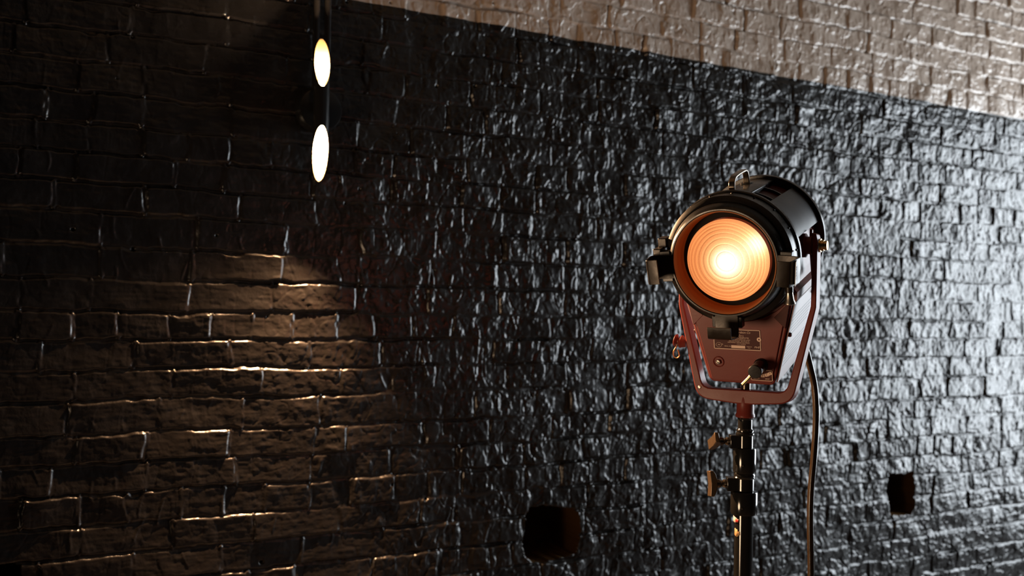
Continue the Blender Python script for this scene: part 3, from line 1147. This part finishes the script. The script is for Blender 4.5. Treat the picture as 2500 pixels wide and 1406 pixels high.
# punched vent doors on both flanks
for sx in (1, -1):
    nrm = Vector((0.151, 0, -0.0372)).normalized()       # outward on the right side (x, z)
    top, bot = Vector((0.0990, 0, -0.088)), Vector((0.0618, 0, -0.239))
    me_ = bpy.data.meshes.new('vent_door')
    y0, y1 = -0.078, 0.090
    th_ = 0.0025
    A = [Vector((top.x * 1.0, y0, top.z)), Vector((top.x, y1, top.z)), Vector((bot.x, y1, bot.z)), Vector((bot.x, y0, bot.z))]
    O_ = [p + nrm * 0.0006 for p in A] + [p + nrm * (0.0006 + th_) for p in A]
    O_ = [Vector((p.x * sx, p.y, p.z)) for p in O_]
    faces = [(4, 5, 6, 7), (0, 3, 2, 1), (0, 1, 5, 4), (1, 2, 6, 5), (2, 3, 7, 6), (3, 0, 4, 7)]
    if sx < 0:
        faces = [tuple(reversed(f)) for f in faces]
    me_.from_pydata([tuple(p) for p in O_], [], faces)
    ul = me_.uv_layers.new(name='UVMap')
    for poly_ in me_.polygons:
        for li in poly_.loop_indices:
            p = O_[me_.loops[li].vertex_index]
            ul.data[li].uv = (p.y - y0, (top.z - p.z) * 1.03 - 0.004)
    me_.update()
    vd = link('vent_door', me_, MAT['vent'], light, None, HL)
    vd['label'] = 'maroon side door punched with rows of small holes'
    for yy, zz in ((-0.070, -0.150), (0.060, -0.100)):
        f_ = (zz - top.z) / (bot.z - top.z)
        xx = (top.x + (bot.x - top.x) * f_ + 0.003) * sx
        mb = MB()
        mb.lathe([(0.0042, -0.001), (0.0042, 0.003), (0.003, 0.0045), (0, 0.005)], 16, axis='x', mx=T((xx, yy, zz)) @ Matrix.Diagonal((sx, 1, 1, 1)))
        hpart('door_screw', mb, MAT['maroon_dark'], 40, vd)
# step moulding above the doors
for sx in (1, -1):
    mb = MB()
    mb.prism([(sx * 0.1010, -0.060), (sx * 0.1075, -0.068), (sx * 0.1065, -0.082), (sx * 0.0990, -0.090)], -0.082, 0.092)
    hpart('side_moulding', mb, MAT['maroon'], 35)

# accessory brackets: left, bottom, right
def bracket(name, ang, wdt, label=None):
    """plate out from the ring, wall forward on a slant, lip folded back inwards; profile (radius, y), width wdt"""
    prof = [(0.094, -0.1535), (0.1225, -0.1535), (0.1300, -0.1550), (0.1330, -0.1600), (0.1275, -0.1940), (0.1250, -0.1985), (0.1205, -0.2000), (0.1045, -0.2000)]
    t_ = 0.0022
    vs, fs = [], []
    n_ = len(prof)
    inner = []
    for i, (r, y) in enumerate(prof):
        a = Vector(prof[max(i - 1, 0)])
        b_ = Vector(prof[min(i + 1, n_ - 1)])
        tt = (b_ - a).normalized()
        inner.append((r + tt.y * t_, y - tt.x * t_))
    for w_ in (-wdt / 2, wdt / 2):
        for r, y in prof + inner[::-1]:
            vs.append((r, y, w_))
    m_ = 2 * n_
    for i in range(m_):
        j = (i + 1) % m_
        fs.append((i, j, j + m_, i + m_))
    # side faces as strips
    for base_ in (0, m_):
        for i in range(n_ - 1):
            fs.append((base_ + i, base_ + i + 1, base_ + m_ - 2 - i, base_ + m_ - 1 - i))
    mb_ = MB()
    mb_.add(vs, fs, R(-ang, 'Y'))
    o_ = hpart(name, mb_, MAT['bracket'], 30)
    bevel(o_, 0.0006, 2, 50)
    # hinge pads on the ring
    mb_ = MB()
    mb_.box(0.097, 0.117, -0.1535, -0.137, -wdt / 2 - 0.006, wdt / 2 + 0.006, R(-ang, 'Y'))
    bevel(hpart('bracket_base', mb_, MAT['black'], 30, o_), 0.001, 2, 50)
    return o_


bl = bracket('accessory_bracket', 184, 0.044)
bb_ = bracket('accessory_bracket', 270, 0.042)
br = bracket('accessory_bracket', -4, 0.044)
# small stamped letters along the outer wall of the right bracket
mb = MB()
LBM = R(4, 'Y') @ T((0.1307, -0.1770, 0)) @ R(9.2, 'Z')
mb.box(-0.0004, 0.0006, -0.0150, 0.0150, -0.0205, 0.0205, LBM)
lab = hpart('label_strip', mb, MAT['label_white'], None, br)
lab['label'] = 'small white strip with dark upright lettering'
mb = MB()
text_mb(mb, 'SEICRA', 0.0066, LBM @ T((0.0008, -0.0050, 0.0)) @ Matrix(((0, 0, 1, 0), (0, 1, 0, 0), (-1, 0, 0, 0), (0, 0, 0, 1))), 0, 'CENTER', 0.0002, 1.1)
hpart('lettering', mb, MAT['letter_dark'], None, br)

# left hinge block and right latch pin
mb = MB()
mb.box(-0.128, -0.112, -0.132, -0.108, 0.022, 0.040).box(-0.131, -0.116, -0.152, -0.128, 0.010, 0.024)
bevel(hpart('ring_hinge', mb, MAT['bracket'], 35), 0.0015, 2, 40)
mb = MB()
mb.lathe([(0, 0), (0.0068, 0.0), (0.0068, -0.022), (0.0055, -0.023)], 24, axis='z', mx=T((0.109, -0.143, -0.030)))
lt = hpart('door_latch', mb, MAT['bracket'], 35)
mb = MB()
mb.lathe([(0.0058, -0.020), (0.0062, -0.024), (0.0078, -0.036), (0.0096, -0.0395), (0.0100, -0.042), (0.0085, -0.0435), (0, -0.0435)], 28, axis='z', mx=T((0.109, -0.143, -0.030)))
o = hpart('latch_pin', mb, MAT['steel'], 35, lt)
o['label'] = 'bare steel pull knob'

# tilt knobs at the pivots
for sx in (1, -1):
    mb = MB()
    prof = [(0.0, 0.100), (0.022, 0.100), (0.022, 0.106), (0.016, 0.109), (0.016, 0.1135), (0.0180, 0.1140), (0.0180, 0.1180), (0.0145, 0.1185), (0.0145, 0.1200), (0, 0.1200)]
    mb.lathe([(r, x * sx) for r, x in prof], 36, axis='x')
    tk = hpart('tilt_pivot', mb, MAT['maroon'], 35)
    mb = MB()
    mb.lathe([(0.0, 0.1305 * sx), (0.0125, 0.1305 * sx), (0.0125, 0.133 * sx), (0.0100, 0.1335 * sx), (0.0100, 0.1385 * sx), (0.0085, 0.139 * sx), (0.0085, 0.144 * sx), (0, 0.145 * sx)], 24, axis='x')
    o = hpart('pivot_bolt', mb, MAT['brass'], 35, tk)
    o['label'] = 'brass pivot bolt and washers'
# T handle on the right pivot
mb = MB()
mb.box(0.1125, 0.1180, -0.007, 0.007, -0.058, -0.012, R(8, 'X')).box(0.1125, 0.1175, -0.005, 0.005, 0.014, 0.030, R(-12, 'X'))
bevel(hpart('tilt_lock', mb, MAT['maroon'], 35), 0.002, 2, 40)

# the yoke
outer = [(0.1300, 0.020, 0.010), (0.1300, -0.116, 0.03), (0.0900, -0.2925, 0.034), (0.016, -0.2985, 0.012), (-0.016, -0.2985, 0.012), (-0.0900, -0.2925, 0.034), (-0.1300, -0.116, 0.03), (-0.1300, 0.020, 0.010)]
inner = [(-0.1205, 0.020, 0.004), (-0.1205, -0.114, 0.03), (-0.0790, -0.2725, 0.020), (0.0790, -0.2725, 0.020), (0.1205, -0.114, 0.03), (0.1205, 0.020, 0.004)]
po = rounded(outer, 0, 6)
pi_ = rounded(inner, 0, 6)
# build as a strip: resample both sides to the same count
def resample(pl, n):
    pl = [Vector(p) for p in pl]
    L = [0]
    for a, b in zip(pl, pl[1:]):
        L.append(L[-1] + (b - a).length)
    out = []
    for k in range(n):
        s = L[-1] * k / (n - 1)
        i = max(0, min(len(pl) - 2, int(np.searchsorted(L, s)) - 1))
        t = (s - L[i]) / max(1e-9, L[i + 1] - L[i])
        out.append(pl[i].lerp(pl[i + 1], t))
    return out


def by_sections(pl, marks, counts):
    """resample piecewise between the points nearest to marks so both sides stay opposite each other"""
    pl = [Vector(p) for p in pl]
    ids = [min(range(len(pl)), key=lambda i: (pl[i] - Vector(m_)).length) for m_ in marks]
    out = []
    for (a, b), c in zip(zip(ids, ids[1:]), counts):
        seg = resample(pl[a:b + 1], c)
        out += seg if not out else seg[1:]
    return out


N1 = 96
OO = by_sections(po, [(0.1300, 0.020), (0.1300, -0.116), (0.0900, -0.2925), (0, -0.2985), (-0.0900, -0.2925), (-0.1300, -0.116), (-0.1300, 0.020)], [12, 26, 16, 16, 26, 12])
II = by_sections(list(reversed(pi_)), [(0.1205, 0.020), (0.1205, -0.114), (0.0790, -0.2725), (0, -0.2725), (-0.0790, -0.2725), (-0.1205, -0.114), (-0.1205, 0.020)], [12, 26, 16, 16, 26, 12])
if len(II) != len(OO):
    II = resample(II, len(OO))
vs, fs = [], []
YD = 0.0155
for p, q in zip(OO, II):
    vs += [(p.x, -YD, p.y), (q.x, -YD, q.y), (q.x, YD, q.y), (p.x, YD, p.y)]
for i in range(len(OO) - 1):
    for k in range(4):
        k2 = (k + 1) % 4
        fs.append((i * 4 + k, i * 4 + k2, i * 4 + 4 + k2, i * 4 + 4 + k))
fs += [(0, 1, 2, 3), tuple(len(OO) * 4 - 4 + k for k in (3, 2, 1, 0))]
mb = MB()
mb.add(vs, fs)
# sleeve below the bar, hollow for the spigot
SH = [(0.0092, -0.2725), (0.0155, -0.285), (0.0160, -0.300), (0.0162, -0.316), (0.0180, -0.319), (0.0180, -0.323), (0.0165, -0.3245), (0.0092, -0.3245)]
yk = mb.build('yoke', MAT['maroon'], light, YL, 35)
bevel(yk, 0.0022, 2, 40)
mb = MB()
mb.lathe(SH, 48, closed=True, axis='z')
o = mb.build('yoke_socket', MAT['maroon'], light, YL, 35)
mb = MB()
mb.lathe([(0, -0.0012), (0.0022, -0.0010), (0.0034, 0.0004), (0.0034, 0.002), (0, 0.002)], 20, mx=T((-0.0845, -YD - 0.0006, -0.272)))
mb.build('screw', MAT['steel'], yk, Matrix.Identity(4), 40)
mb = MB()
mb.lathe([(0, -0.2540), (0.0075, -0.2540), (0.0086, -0.2550), (0.0086, -0.2722), (0, -0.2722)], 32, axis='z')
o = mb.build('spigot_stub', MAT['chrome_black'], light, YL, 35)
o['label'] = 'dark metal stub above the yoke bar'
# cleat on the left arm and the wire hook that hangs from it
cl = T((-0.1255, -0.004, -0.188)) @ R(12, 'Y')
mb = MB()
mb.lathe([(0, -0.014), (0.0115, -0.014), (0.0125, -0.013), (0.0120, -0.0115), (0.0060, -0.008), (0.0060, -0.0065), (0.0120, -0.0025), (0.0125, -0.001), (0.0115, 0.0), (0.008, 0.010), (0.0, 0.010)], 40, axis='x')
cle = mb.build('cable_cleat', MAT['maroon'], light, YL @ cl, 35)
cle['label'] = 'maroon grooved cable cleat'
mb = MB()
mb.tube(spline([(-0.0075, 0, 0.004), (-0.0095, 0, -0.012), (-0.0120, -0.001, -0.022), (-0.0095, -0.002, -0.0310), (-0.002, -0.003, -0.0325), (0.002, -0.004, -0.027), (-0.0035, -0.004, -0.0165)], 8), 0.0012, 10)
o = mb.build('wire_hook', MAT['copper'], cle, Matrix.Identity(4), 60)
o['label'] = 'bent copper wire hook'

# ------------------------------------------------------------------ light stand
SB = YK @ Vector((0, 0, -0.3245))                         # foot of the socket
YS = [1018, 1253]


def zpx(py):
    """height of a picture row on the stand's axis"""
    p = at(1815, py, DEP)
    return p.z


FLOORP = Vector((SB.x, SB.y, 0.0))
stand = empty('light_stand', T(FLOORP) @ R(-4, 'Z'), 'gloss black telescopic light stand with two tee-handled clamps, under the spotlight', 'light stand')
S = DEP / FPX


def ring_part(name, rows, m='stand_black', n=56):
    mb_ = MB()
    mb_.lathe([(r * S, min(zpx(y), SB.z - 0.0008)) for r, y in rows], n, axis='z')
    return mb_.build(name, MAT[m], stand, Matrix.Identity(4), 32)


top_z = SB.z
# the spigot stays inside the hollow socket
mb = MB()
mb.lathe([(0, top_z + 0.023), (0.0075, top_z + 0.023), (0.0084, top_z + 0.022), (0.0084, top_z - 0.004), (0, top_z - 0.004)], 32, axis='z')
mb.build('spigot', MAT['chrome_black'], stand, Matrix.Identity(4), 35)
o = ring_part('top_collar', [(0, 1014.8), (14, 1014.8), (14, 1016), (18, 1016.5), (19, 1019), (18, 1022), (17.2, 1023), (17.4, 1044), (18.6, 1046), (21, 1049), (21, 1052), (19.5, 1053.5), (22, 1056), (22.3, 1059), (20, 1062), (17.4, 1063), (17.4, 1095)], 'stand_black')
o = ring_part('upper_tube', [(17, 1091), (26.5, 1092.5), (27.5, 1095), (27.5, 1148), (26, 1152), (24, 1153), (25.6, 1156), (26.0, 1159), (24.5, 1161), (26.2, 1163.5), (24.5, 1166), (21.5, 1167), (21.3, 1200)])
o = ring_part('lower_tube', [(20, 1196), (31, 1197.5), (32.4, 1200), (32.4, 1247), (31, 1252), (22.5, 1253.5)])
zb_ = zpx(1250)
mb = MB()
mb.lathe([(22.4 * S, zb_), (22.4 * S, 0.18), (0, 0.18)], 56, axis='z')
pole = mb.build('pole', MAT['stand_black'], stand, Matrix.Identity(4), 32)


def clamp(py, reach, r):
    z = zpx(py)
    mb_ = MB()
    mb_.box(-reach, 0.0, -0.0125, 0.0125, z - 0.0125, z + 0.0125)
    mb_.lathe([(r, z - 0.0128), (r + 0.0012, z - 0.011), (r + 0.0012, z + 0.011), (r, z + 0.0128)], 40, axis='z')
    o_ = mb_.build('clamp', MAT['stand_black'], stand, Matrix.Identity(4), 32)
    bevel(o_, 0.0015, 2, 40)
    return o_, z


def tee(parent, z, x0, length, roll, yaw):
    """wing-shaped tee handle on a short shaft, pointing left"""
    mx = T((-x0, 0, z)) @ R(yaw, 'Z')
    mb_ = MB()
    mb_.lathe([(0.0075, 0), (0.0078, -0.004), (0.006, -0.0065), (0.0055, -0.0085), (0.0072, -0.0105), (0.0082, -0.014), (0.0082, -0.0195), (0.006, -0.021)], 24, axis='x', mx=mx)
    sh = mb_.build('shaft', MAT['chrome_black'], parent, Matrix.Identity(4), 32)
    h_ = length / 2
    poly = [(-0.019, 0.0065), (-0.0225, h_ * 0.75), (-0.026, h_), (-0.0335, h_), (-0.0315, 0.0), (-0.0335, -h_), (-0.026, -h_), (-0.0225, -h_ * 0.75), (-0.019, -0.0065)]
    mb_ = MB()
    mb_.prism(poly, -0.0098, 0.0098, mx @ R(roll, 'X'))
    o_ = mb_.build('tee_handle', MAT['tee'], parent, Matrix.Identity(4), 30)
    bevel(o_, 0.0014, 2, 30)


c1, z1 = clamp(1077, 0.0285, 18 * S)
tee(c1, z1, 0.0300, 0.044, 62, 12)
c2, z2 = clamp(1180, 0.0330, 22 * S)
tee(c2, z2, 0.0340, 0.047, -8, 12)
for py, rr, par in ((1132, 27.5, 'a'), (1234, 32.4, 'b')):
    a = math.radians(-108)
    mb = MB()
    mb.lathe([(0, -0.0012), (0.0012, -0.0012), (0.0014, -0.0004), (0.0020, -0.0004), (0.0024, -0.0012), (0.0027, 0.0006), (0, 0.0006)], 20, mx=T((rr * S * math.cos(a), rr * S * math.sin(a), zpx(py))) @ R(math.degrees(a) + 90, 'Z'))
    mb.build('set_screw', MAT['bracket'], stand, Matrix.Identity(4), 50)


def patch(name, a0, a1, z0, z1, m, ragged, r=22.9 * S):
    vs, fs = [], []
    n_ = 10
    rnd = random.Random(ragged)
    for k in range(n_ + 1):
        a = math.radians(a0 + (a1 - a0) * k / n_)
        t = k / n_
        lo = z0 + (z1 - z0) * 0.45 * abs(t - 0.4) * rnd.uniform(0.6, 1.4)
        hi = z1 - (z1 - z0) * 0.35 * t * rnd.uniform(0.6, 1.4)
        for rr, zz in ((r, lo), (r + 0.0012, lo + 0.001), (r + 0.0012, hi - 0.001), (r, hi)):
            vs.append((rr * math.cos(a), rr * math.sin(a), zz))
    for k in range(n_):
        for q in range(3):
            fs.append((k * 4 + q, k * 4 + 4 + q, k * 4 + 5 + q, k * 4 + 1 + q))
    mb_ = MB()
    mb_.add(vs, fs)
    return mb_.build(name, MAT[m], pole, Matrix.Identity(4), 60)


o = patch('tape_scrap', 178, 232, zpx(1273), zpx(1256), 'tape_white', 3, 23.4 * S)
o['label'] = 'torn scrap of pale tape with red'
o = patch('tape_scrap', 212, 232, zpx(1271), zpx(1261), 'tape_red', 5, 24.6 * S)
o['label'] = 'red tape remnant'
o = patch('tape_scrap', 200, 238, zpx(1306), zpx(1285), 'tape', 4)
o['label'] = 'torn piece of tan tape'
# the foot of the stand, below the picture
for k in range(3):
    a = math.radians(20 + 120 * k)
    mb = MB()
    mb.tube([(0.03 * math.cos(a), 0.03 * math.sin(a), 0.30), (0.30 * math.cos(a), 0.30 * math.sin(a), 0.07), (0.40 * math.cos(a), 0.40 * math.sin(a), 0.0125)], 0.011, 14)
    mb.build('leg', MAT['stand_black'], stand, Matrix.Identity(4), 50)
mb = MB()
mb.lathe([(22 * S, 0.34), (0.034, 0.335), (0.034, 0.27), (22 * S, 0.265)], 32, axis='z')
mb.build('leg_collar', MAT['stand_black'], stand, Matrix.Identity(4), 40)

# ------------------------------------------------------------------ power cable
ca = HL  # noqa
c0 = Hd @ Vector((0.03, 0.0975, -0.205))
pts = [c0, Hd @ Vector((0.031, 0.112, -0.206)), at(1952, 815, 1.960), at(1966, 848, 1.975), at(1977, 890, 1.980), at(1988, 940, 1.985), at(1992.5, 1000, 1.985), at(1991, 1060, 1.985), at(1986.5, 1125, 1.985),
       at(1980.5, 1190, 1.985), at(1978, 1260, 1.985), at(1979, 1340, 1.985), at(1980, 1406, 1.985)]
e = pts[-1]
pts += [Vector((e.x + 0.01, e.y, 0.35)), Vector((e.x + 0.02, e.y - 0.01, 0.10)), Vector((e.x + 0.08, e.y + 0.02, 0.008)), Vector((e.x + 0.5, e.y + 0.1, 0.007))]
mb = MB()
mb.tube(spline(pts, 10), 0.0066, 18)
cb = mb.build('power_cable', MAT['cable'], None, None, 60)
cb['label'] = 'dark brown power cable hanging down behind the spotlight'
cb['category'] = 'cable'

# ------------------------------------------------------------------ colour management and sampling behaviour
vs2 = sc.view_settings
vs2.view_transform = 'Standard'
vs2.look = 'None'
vs2.gamma = 1.0
vs2.use_curve_mapping = False
vs2.exposure = 0.0
sc.cycles.use_denoising = True
sc.cycles.sample_clamp_indirect = 4.0
sc.cycles.max_bounces = 6
